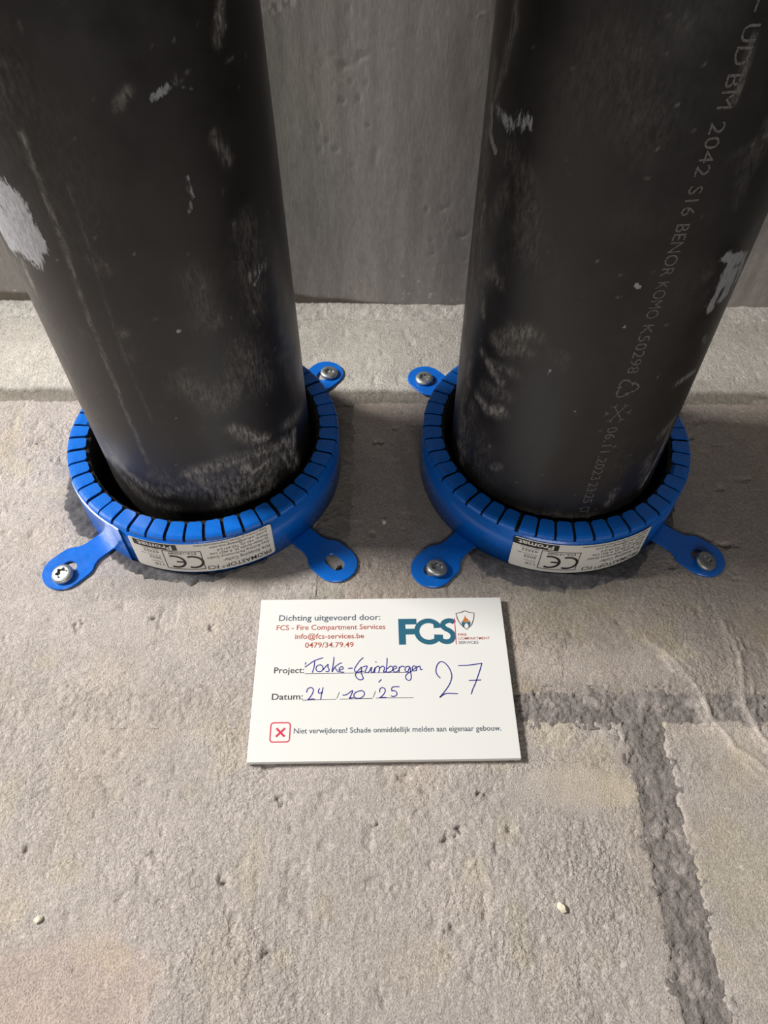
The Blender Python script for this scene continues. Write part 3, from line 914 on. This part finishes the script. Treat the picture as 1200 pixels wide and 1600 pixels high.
def make_collar(c, phase, lug_angles, sticker, hooks, label):
    root = empty('fire_collar', (c[0], c[1], 0))
    tag(root, label, 'pipe collar', 'blue fire collars round the drain pipes')
    V, F = lathe([(RC - .9, 0.1), (RC, 0.1), (RC, 28.0), (RC - .9, 28.0), (RC - .9, 0.1)], 188)
    band = mesh_obj('band', V, F, M_BLUE, root, True)
    band.data.polygons.foreach_set('use_smooth', [True] * len(band.data.polygons))
    for i in range(NT):
        a = phase + (i + 0.5) * 360 / NT
        h = any(abs((a - q + 180) % 360 - 180) < 180 / NT for q in hooks)
        o = link('tongue', ME_HOOK if h else ME_TONGUE, root)
        o.rotation_euler = (0, 0, math.radians(a + rnd.uniform(-.25, .25)))
        o.location = (0, 0, rnd.uniform(-0.18, 0.12) * S)
    # swelling liner: rough black ring under the tongues
    a = np.linspace(0, 360, 220, endpoint=False)
    prof = [(RC - 1.0, 1.0), (RC - 1.0, 29.6), (66.0, 29.75), (61.4, 29.7), (60.4, 29.2), (60.2, 26), (60.4, 1.0)]
    LV = []
    for k, (r, z) in enumerate(prof):
        for t in a:
            j = 0.28 if 1 <= k <= 4 else 0.0
            LV.append(((r + rnd.uniform(-j, j)) * math.cos(math.radians(t)), (r + rnd.uniform(-j, j)) * math.sin(math.radians(t)), z + rnd.uniform(-j, j)))
    o = mesh_obj('liner', LV, [tuple(q) for q in grid_faces(len(prof), len(a), 0, True)], M_LINER, root, False)
    o['label'] = 'rough black swelling liner inside the ring'
    for a in lug_angles:
        o = link('fixing_lug', ME_LUG, root)
        o.rotation_euler = (0, 0, math.radians(a))
    # the overlapping end of the sheet strip, beside the front left lug
    V, F = lathe([(RC + .05, 0.4), (RC + 0.6, 0.4), (RC + 0.6, 27.6), (RC + .05, 27.8), (RC + .05, 0.4)], 14, sticker['seam'] - 34, sticker['seam'])
    V[:, :2] *= (1 + np.where(np.abs(np.degrees(np.arctan2(V[:, 1], V[:, 0])) - sticker['seam']) < 0.2, 0.004, 0))[:, None]
    mesh_obj('overlap_flap', V, F, M_BLUE, root, False)
    # label, stuck on upside down
    th0, zt, tilt = sticker['th0'], sticker['zt'], sticker['tilt']
    W_, H_, cr_ = 72.2, 24.6, 1.6
    xs = np.unique(np.concatenate([np.linspace(0, cr_, 5), np.linspace(cr_, W_ - cr_, 40), np.linspace(W_ - cr_, W_, 5)]))
    yb = np.where(xs < cr_, cr_ - np.sqrt(np.maximum(0, cr_ ** 2 - (cr_ - xs) ** 2)), np.where(xs > W_ - cr_, cr_ - np.sqrt(np.maximum(0, cr_ ** 2 - (xs - W_ + cr_) ** 2)), 0))
    vv = np.concatenate([np.stack([xs, yb], 1), np.stack([xs, H_ - yb], 1)])
    n = len(xs)
    ff = [(i, i + 1, n + i + 1, n + i) for i in range(n - 1)]
    st = mesh_obj('sticker', wrap_sticker(vv, th0, zt, tilt, 72.95), [q[::-1] for q in ff], M_STICKER, root, True)
    st['label'] = 'white printed type label stuck on upside down'
    R2, R3 = 73.06, 73.14

    def put(name, parts, mat, r=R2):
        v, f = join(parts) if isinstance(parts, list) else parts
        mesh_obj(name, wrap_sticker(v, th0, zt, tilt, r), f, mat, st)

    T = fit_text
    put('lettering', [T('PROMASTOP', 2.2, 26.0, 19.9, 3.0, 0.06), T('®', 26.6, 28.2, 21.4, 1.6), T('FC3', 29.6, 34.9, 19.9, 3.0, 0.06)], M_INK)
    put('lettering', [T('Fire Stopping Collar', 2.4, 26.4, 15.5, 2.3)], M_INK)
    put('lettering', [T('Etex Building Performance GmbH', 2.6, 33.7, 11.9, 1.85)], M_INK)
    put('lettering', [T('St.-Peter-Straße 25, A-4021 Linz', 2.6, 32.0, 8.9, 1.85)], M_INK)
    put('lettering', [T('Phone: +43 (0) 732-6912-0', 2.6, 28.2, 6.1, 1.85)], M_INK)
    put('lettering', [T('e-mail: info.at@etexgroup.com', 2.6, 31.4, 3.4, 1.85)], M_INK)
    put('lettering', [T('http://www.promat-international.com', 2.6, 38.5, 0.9, 1.75)], M_INK)
    bx0, bx1, by0, by1 = sticker['ce']
    put('ce_frame', frame_rect(bx0, bx1, by0, by1, 0.42), M_INK)
    cx, cy, r = bx0 + 5.3, by0 + 9.3, 4.9
    put('ce_mark', [ribbon(arc_pts(cx, cy, r, 65, 295), 1.35, round_end=False), ribbon(arc_pts(cx + 8.9, cy, r, 65, 295), 1.35, round_end=False),
                    ribbon([(cx + 4.2, cy), (cx + 8.2, cy)], 1.25, smooth=False, round_end=False)], M_INK)
    put('lettering', [T('ETA-14/0089', bx0 + 2.6, bx1 - 3.2, by0 + 1.0, 1.75)], M_INK)
    px0 = sticker['brand']
    put('brand_box', strip_rect(px0, px0 + 22.6, 0.7, 5.5, 16), M_INK)
    put('brand_lettering', [T('Promat', px0 + 2.4, px0 + 20.0, 1.6, 3.2, 0.22)], M_STICKER, R3)
    nx_ = bx1 + 1.6
    put('lettering', [T('43222', nx_, nx_ + 8.2, 7.8, 1.9), T('2022', nx_, nx_ + 6.3, 13.1, 1.9), T('110', nx_, nx_ + 4.6, 18.9, 1.9)], M_INK)
    put('small_lettering', [T('Batch number', nx_, nx_ + 9.2, 6.15, 0.95), T('Production year', nx_, nx_ + 10.4, 11.3, 0.95), T('Diameter', nx_, nx_ + 6.0, 17.0, 0.95)], M_GREYINK)
    return root


make_collar(CL, -82.3, (-133.1, -42.6, 51.9, 140), dict(th0=-56.3, zt=27.6, tilt=-0.018, ce=(36.0, 55.4, 6.2, 22.2), brand=47.1, seam=-117.5), (171,),
            'blue slotted fire collar round the left pipe, its front right lug without screw')
make_collar(CR, -82.6, (-134.0, -40.3, 46, 132.7), dict(th0=-56.0, zt=26.3, tilt=0.006, ce=(38.2, 57.6, 6.2, 22.2), brand=50.0, seam=70), (-22,),
            'blue slotted fire collar round the right pipe, dark mortar under its front')


# ------------------------------------------------------------------ screws
def head_mesh():
    n = 48
    a = np.linspace(0, 2 * math.pi, n, endpoint=False)
    lob = lambda r, k: r + k * np.cos(6 * a)
    rings = [(np.full(n, 5.0), 0.0), (np.full(n, 5.45), 0.3), (np.full(n, 5.45), 1.35), (np.full(n, 5.1), 1.95), (np.full(n, 4.4), 2.35),
             (np.full(n, 3.6), 2.6), (lob(2.75, .52), 2.62), (lob(2.6, .50), 2.3), (lob(2.4, .46), 0.5), (np.full(n, 0.8), 0.3)]
    V = np.concatenate([np.stack([r * np.cos(a), r * np.sin(a), np.full(n, z)], 1) for r, z in rings])
    F = [tuple(q) for q in grid_faces(len(rings), n, 0, True)]
    V = np.concatenate([V, [[0, 0, 0.2]]])
    k = (len(rings) - 1) * n
    F += [(k + i, k + (i + 1) % n, len(V) - 1) for i in range(n)]
    me = bpy.data.meshes.new('screw_head')
    me.from_pydata((V * S).tolist(), [], F); me.update()
    me.polygons.foreach_set('use_smooth', [len(p.vertices) == 4 and min(p.vertices) < 4 * n for p in me.polygons])
    me.materials.append(M_ZINC)
    return me


ME_HEAD = head_mesh()
v, f = lathe([(0.01, -4.0), (2.2, -4.0), (2.2, 1.2), (0.01, 1.2)], 20)
ME_SHANK = bpy.data.meshes.new('shank')
ME_SHANK.from_pydata((v * S).tolist(), [], f); ME_SHANK.update(); ME_SHANK.materials.append(M_ZINC)
for (x, y), z, rot, label in (
        ((-159.0, 201.8), 1.75, (0.05, -0.07, 0.3), 'zinc torx screw in the front left lug of the left collar'),
        ((-30.1, 351.8), 1.6, (0.03, 0.04, 0.9), 'zinc torx screw in the rear lug of the left collar'),
        ((29.8, 347.1), 1.7, (0.06, -0.05, 0.2), 'zinc torx screw in the rear lug of the right collar'),
        ((31.3, 206.1), 2.0, (-0.10, 0.10, 0.6), 'zinc torx screw in the front left lug of the right collar, leaning slightly'),
        ((171.2, 211.0), 2.0, (0.16, 0.20, 0.1), 'zinc torx screw in the front right lug of the right collar, tilted')):
    r = empty('torx_screw', (x, y, z), rot)
    tag(r, label, 'screw', 'zinc screws fixing the fire collars')
    link('screw_head', ME_HEAD, r)
    link('shank', ME_SHANK, r)

# ------------------------------------------------------------------ the card
CW, CH, CT = 119.0, 80.6, 2.8
c0 = np.array([-55.4, 106.25]); ang = math.radians(0.95)
card = empty('notice_card', (c0[0], c0[1], 0.35), (0, 0, ang))
tag(card, 'white foam board notice card with blue handwriting lying on the floor', 'card')
bm = bmesh.new()
bmesh.ops.create_cube(bm, size=1.0)
for vtx in bm.verts:
    vtx.co = Vector(((vtx.co.x + .5) * CW, (vtx.co.y + .5) * CH, (vtx.co.z + .5) * CT)) * S
bmesh.ops.bevel(bm, geom=[e for e in bm.edges], offset=0.25 * S, segments=2, affect='EDGES', profile=0.6)
me = bpy.data.meshes.new('board'); bm.to_mesh(me); bm.free()
link('board', me, card, M_CARD)


def lay(name, parts, mat, z=0.05):
    v, f = join(parts) if isinstance(parts, list) else parts
    return mesh_obj(name, np.column_stack([v, np.full(len(v), CT + z)]), f, mat, card)


T = fit_text
lay('printed_line', T('Dichting uitgevoerd door:', 9.43, 58.82, 68.7, 3.05, 0.09), M_SLATE)
lay('printed_line', T('FCS - Fire Compartment Services', 8.59, 61.17, 63.65, 2.65, 0.09), M_REDPRINT)
lay('printed_line', T('info@fcs-services.be', 17.78, 50.83, 58.85, 2.65, 0.09), M_REDPRINT)
lay('printed_line', T('0479/34.79.49', 22.7, 45.85, 54.2, 2.65, 0.09), M_REDPRINT)
lay('printed_line', T('Project:', 8.91, 22.83, 41.25, 2.9, 0.09), M_DARKPRINT)
lay('printed_line', T('Datum:', 8.77, 22.83, 28.3, 2.9, 0.09), M_DARKPRINT)
lay('printed_line', T('Niet verwijderen! Schade onmiddellijk melden aan eigenaar gebouw.', 19.6, 111.69, 12.5, 2.35, 0.09), M_SLATE)
LINES = [[(23.34, 40.84), (72.72, 40.92)], [(22.85, 27.91), (38.02, 28.2)], [(39.72, 28.18), (54.6, 28.34)], [(56.24, 28.45), (73.25, 28.46)], [(39.53, 31.66), (38.37, 28.64)], [(56.03, 31.8), (54.9, 28.85)]]
lay('ruled_lines', [ribbon(l, 0.28, smooth=False) for l in LINES], M_DARKPRINT, 0.04)
HAND_NAME = [[(23.18, 44.21), (24.99, 45.54), (27.43, 47.35), (31.46, 48.86)], [(27.57, 47.0), (27.42, 44.28), (26.73, 41.46)], [(23.5, 46.5), (23.2, 45.6)], [(30.64, 45.25), (29.09, 44.94), (28.33, 43.46), (29.01, 42.03), (30.63, 41.88), (31.64, 43.21), (31.15, 44.77), (30.33, 45.12)], [(31.7, 42.7), (32.9, 44.4), (33.95, 45.35), (33.85, 44.0), (34.5, 42.8), (34.0, 41.7), (32.9, 42.0)], [(36.62, 49.06), (36.44, 46.19), (35.86, 41.6), (36.93, 43.8), (39.39, 45.8), (40.33, 45.99)], [(37.25, 43.6), (38.21, 42.1), (39.16, 41.41)], [(39.14, 42.42), (41.0, 43.07), (40.67, 44.09), (39.74, 43.97), (39.13, 42.76), (39.78, 41.54), (41.34, 41.38)], [(43.49, 43.23), (45.36, 43.34)], [(50.35, 48.58), (48.78, 47.03), (47.23, 44.67), (46.3, 42.65), (47.06, 41.3), (48.79, 42.95), (49.73, 43.82), (49.42, 41.26), (50.04, 39.25), (50.35, 37.92), (48.8, 37.48), (47.26, 38.63), (46.81, 40.3), (48.17, 41.28), (50.66, 41.78)], [(50.35, 43.94), (52.23, 44.25), (51.28, 41.37), (52.84, 41.21), (54.1, 43.55)], [(54.41, 43.75), (54.08, 41.53), (55.01, 41.18), (55.97, 43.52)], [(56.25, 46.58), (56.43, 46.16)], [(55.97, 43.32), (55.63, 41.04)], [(55.84, 43.05), (57.22, 44.18), (58.02, 43.29), (57.62, 41.14)], [(57.9, 43.02), (59.41, 44.15), (60.33, 43.26), (59.86, 41.24), (60.92, 41.43)], [(61.68, 48.21), (61.49, 45.14), (61.11, 41.76), (61.85, 41.08), (63.73, 41.72), (64.27, 43.4), (63.16, 44.09), (61.57, 42.77)], [(64.37, 42.39), (65.94, 43.17), (65.54, 44.19), (64.39, 43.4), (64.47, 41.58), (65.89, 41.15), (67.17, 42.35)], [(67.21, 43.69), (67.13, 41.14)], [(67.18, 42.88), (68.47, 44.01), (69.7, 43.66)], [(71.9, 43.96), (70.32, 43.51), (69.95, 41.77), (71.18, 41.28), (72.2, 43.62), (72.53, 40.92), (72.6, 37.92), (71.63, 36.81), (70.3, 37.62), (70.17, 39.29), (71.78, 40.8), (73.37, 41.72)], [(73.37, 42.2), (74.7, 42.8), (74.75, 43.9), (73.9, 44.0), (73.3, 43.0), (73.7, 41.6), (75.1, 41.75)], [(75.52, 43.91), (75.24, 41.69)], [(75.43, 43.24), (76.9, 43.89), (77.13, 42.2), (78.07, 42.32)], [(58.68, 37.46), (57.56, 36.16)]]
HAND_DATE = [[(24.5, 31.74), (24.91, 33.36), (26.42, 33.99), (27.5, 33.0), (27.15, 31.06), (26.02, 29.14), (25.15, 28.0), (26.95, 28.49), (28.18, 28.34)], [(30.3, 33.48), (29.85, 32.31), (30.2, 31.14), (31.83, 31.64)], [(31.94, 33.91), (31.27, 30.35), (31.03, 28.3)], [(41.02, 30.08), (42.72, 30.32), (45.45, 32.22), (44.86, 30.16), (44.08, 28.56)], [(44.08, 28.56), (46.3, 29.0)], [(46.99, 31.42), (46.08, 30.14), (46.7, 28.72), (48.82, 28.49), (50.65, 29.75), (50.77, 31.36), (49.43, 32.16), (46.99, 31.42)], [(57.86, 31.26), (58.12, 32.88), (59.36, 33.51), (60.44, 32.52), (60.11, 30.9), (58.86, 29.31), (57.82, 28.55), (59.77, 28.78), (60.98, 28.64)], [(66.91, 33.86), (63.84, 33.64), (63.49, 31.82), (64.71, 31.94), (65.78, 30.82), (65.38, 29.54), (64.03, 29.11), (63.13, 29.38)]]
HAND_NUM = [[(86.1, 37.83), (84.86, 39.38), (84.31, 41.31), (84.92, 43.98), (86.15, 45.67), (87.53, 46.04), (89.26, 44.89), (90.87, 42.19), (91.55, 39.28), (91.15, 36.9), (89.84, 34.08), (87.42, 30.83), (85.28, 28.4)], [(85.28, 28.4), (87.35, 29.81), (89.13, 30.25), (93.6, 30.04)], [(95.04, 43.97), (100.0, 44.1), (106.17, 44.98)], [(106.17, 44.98), (104.93, 41.49), (102.34, 35.31), (100.71, 32.04), (99.85, 29.81)], [(99.42, 36.4), (104.9, 36.6)]]
lay('handwriting', [ribbon(l, 0.47) for l in HAND_NAME], M_BALLPOINT, 0.07)
lay('handwriting', [ribbon(l, 0.47) for l in HAND_DATE], M_BALLPOINT, 0.07)
lay('handwriting', [ribbon(l, 0.5) for l in HAND_NUM], M_BALLPOINT, 0.07)
# company mark: heavy joined letters, shield with flame, small words
LF = [(67.53, 69.0), (76.4, 69.0), (76.4, 65.95), (70.9, 65.95), (70.9, 63.6), (75.6, 63.6), (75.6, 60.5), (70.9, 60.5), (70.9, 55.15), (67.53, 55.15)]
v = np.array(LF); fF = [(0, 1, 2, 3), (0, 3, 4, 7), (4, 5, 6, 7), (0, 7, 8, 9)]
lay('logo_lettering', [(v, [q[::-1] for q in fF]),
                       ], M_TEAL, 0.05)
lay('logo_lettering', [ribbon(arc_pts(82.1, 62.05, 5.75, 32, 328, 40), 2.5, round_end=False)], M_TEAL, 0.062)
lay('logo_lettering', [ribbon([(84.6, 64.75), (88.6, 65.0)], 2.0, smooth=False, round_end=False), ribbon([(84.6, 59.35), (88.8, 59.2)], 2.0, smooth=False, round_end=False)], M_TEAL, 0.074)
lay('logo_lettering', [ribbon([(94.75, 66.6), (93.84, 67.5), (91.98, 67.75), (89.9, 66.9), (89.0, 65.2), (90.07, 63.6), (92.3, 62.2), (93.55, 60.6), (93.6, 58.7), (92.6, 57.1), (90.98, 56.45), (88.9, 56.7), (87.3, 57.9)], 2.5, round_end=False)], M_TEAL, 0.086)
lay('logo_rule', ribbon([(95.04, 69.04), (94.9, 55.02)], 0.36, smooth=False), M_RED, 0.10)
SH = [(100.56, 73.13), (102.69, 72.2), (105.02, 71.82), (104.6, 68.89), (103.27, 65.4), (100.62, 62.85), (97.93, 65.6), (96.62, 68.4), (96.05, 71.69), (98.44, 72.2)]
lay('logo_shield', ribbon(SH, 0.46, closed=True, smooth=False), M_BROWN)
lay('logo_flame', poly([(100.35, 70.66), (100.71, 69.38), (101.75, 68.4), (101.92, 67.08), (101.27, 66.56), (100.63, 67.36), (99.86, 66.58), (98.97, 67.12), (99.29, 68.18), (99.95, 69.23)]), M_ORANGE, 0.06)
lay('logo_flame', poly([(98.88, 67.65), (98.3, 66.34), (98.76, 64.5), (99.5, 63.5), (99.65, 65.2), (100.4, 66.3), (101.2, 66.0), (101.7, 65.0), (101.4, 63.6), (101.99, 64.18), (102.85, 66.01), (102.46, 67.86), (101.89, 66.9), (101.23, 66.5), (100.6, 67.1), (99.83, 66.5), (99.18, 66.95)]), M_TEAL)
lay('logo_words', T('FIRE', 96.18, 100.3, 59.45, 1.35, 0.09), M_REDPRINT)
lay('logo_words', T('COMPARTMENT', 96.11, 111.4, 57.4, 1.35, 0.09), M_REDPRINT)
lay('logo_words', T('SERVICES', 96.02, 105.66, 55.2, 1.35, 0.09), M_SLATE)
bx = []
for (cx, cy), a0 in (((16.6, 16.2), 0), ((10.6, 16.2), 90), ((10.6, 10.1), 180), ((16.6, 10.1), 270)):
    bx += arc_pts(cx, cy, 1.3, a0, a0 + 90, 6)
lay('warning_box', ribbon(bx, 0.55, closed=True, smooth=False), M_RED)
lay('warning_cross', (np.array([(13.75 + dx, 13.08 + dy) for dx, dy in ((-1.9 - .34, 1.9 - .34), (-1.9 + .34, 1.9 + .34), (0, .66), (1.9 - .34, 1.9 + .34), (1.9 + .34, 1.9 - .34), (.66, 0), (1.9 + .34, -1.9 + .34), (1.9 - .34, -1.9 - .34), (0, -.66), (-1.9 + .34, -1.9 - .34), (-1.9 - .34, -1.9 + .34), (-.66, 0))]),
                      [(0, 11, 2, 1), (3, 2, 5, 4), (6, 5, 8, 7), (9, 8, 11, 10), (2, 11, 8, 5)]), M_RED)

# ------------------------------------------------------------------ loose pale pebbles
for x, y, r, label in ((73.4, 50.8, 1.9, 'tiny pale yellow stone chip on the floor in front of the card'),
                       (-129.5, 46.8, 1.4, 'tiny whitish stone chip on the floor at the lower left'),
                       (4.3, 237.6, 1.5, 'tiny pale stone chip on the floor between the two collars')):
    bm = bmesh.new()
    bmesh.ops.create_icosphere(bm, subdivisions=2, radius=1.0)
    for vtx in bm.verts:
        k = 1 + rnd.uniform(-.18, .18)
        vtx.co = Vector((vtx.co.x * r * k * 1.15, vtx.co.y * r * k * 0.85, vtx.co.z * r * k * 0.6)) * S
    me = bpy.data.meshes.new('stone_chip'); bm.to_mesh(me); bm.free()
    o = link('stone_chip', me, None, M_STONE)
    o.location = Vector((x, y, 0.35 * r - 0.3)) * S
    o.rotation_euler = (0, 0, rnd.uniform(0, 6))
    tag(o, label, 'stone')
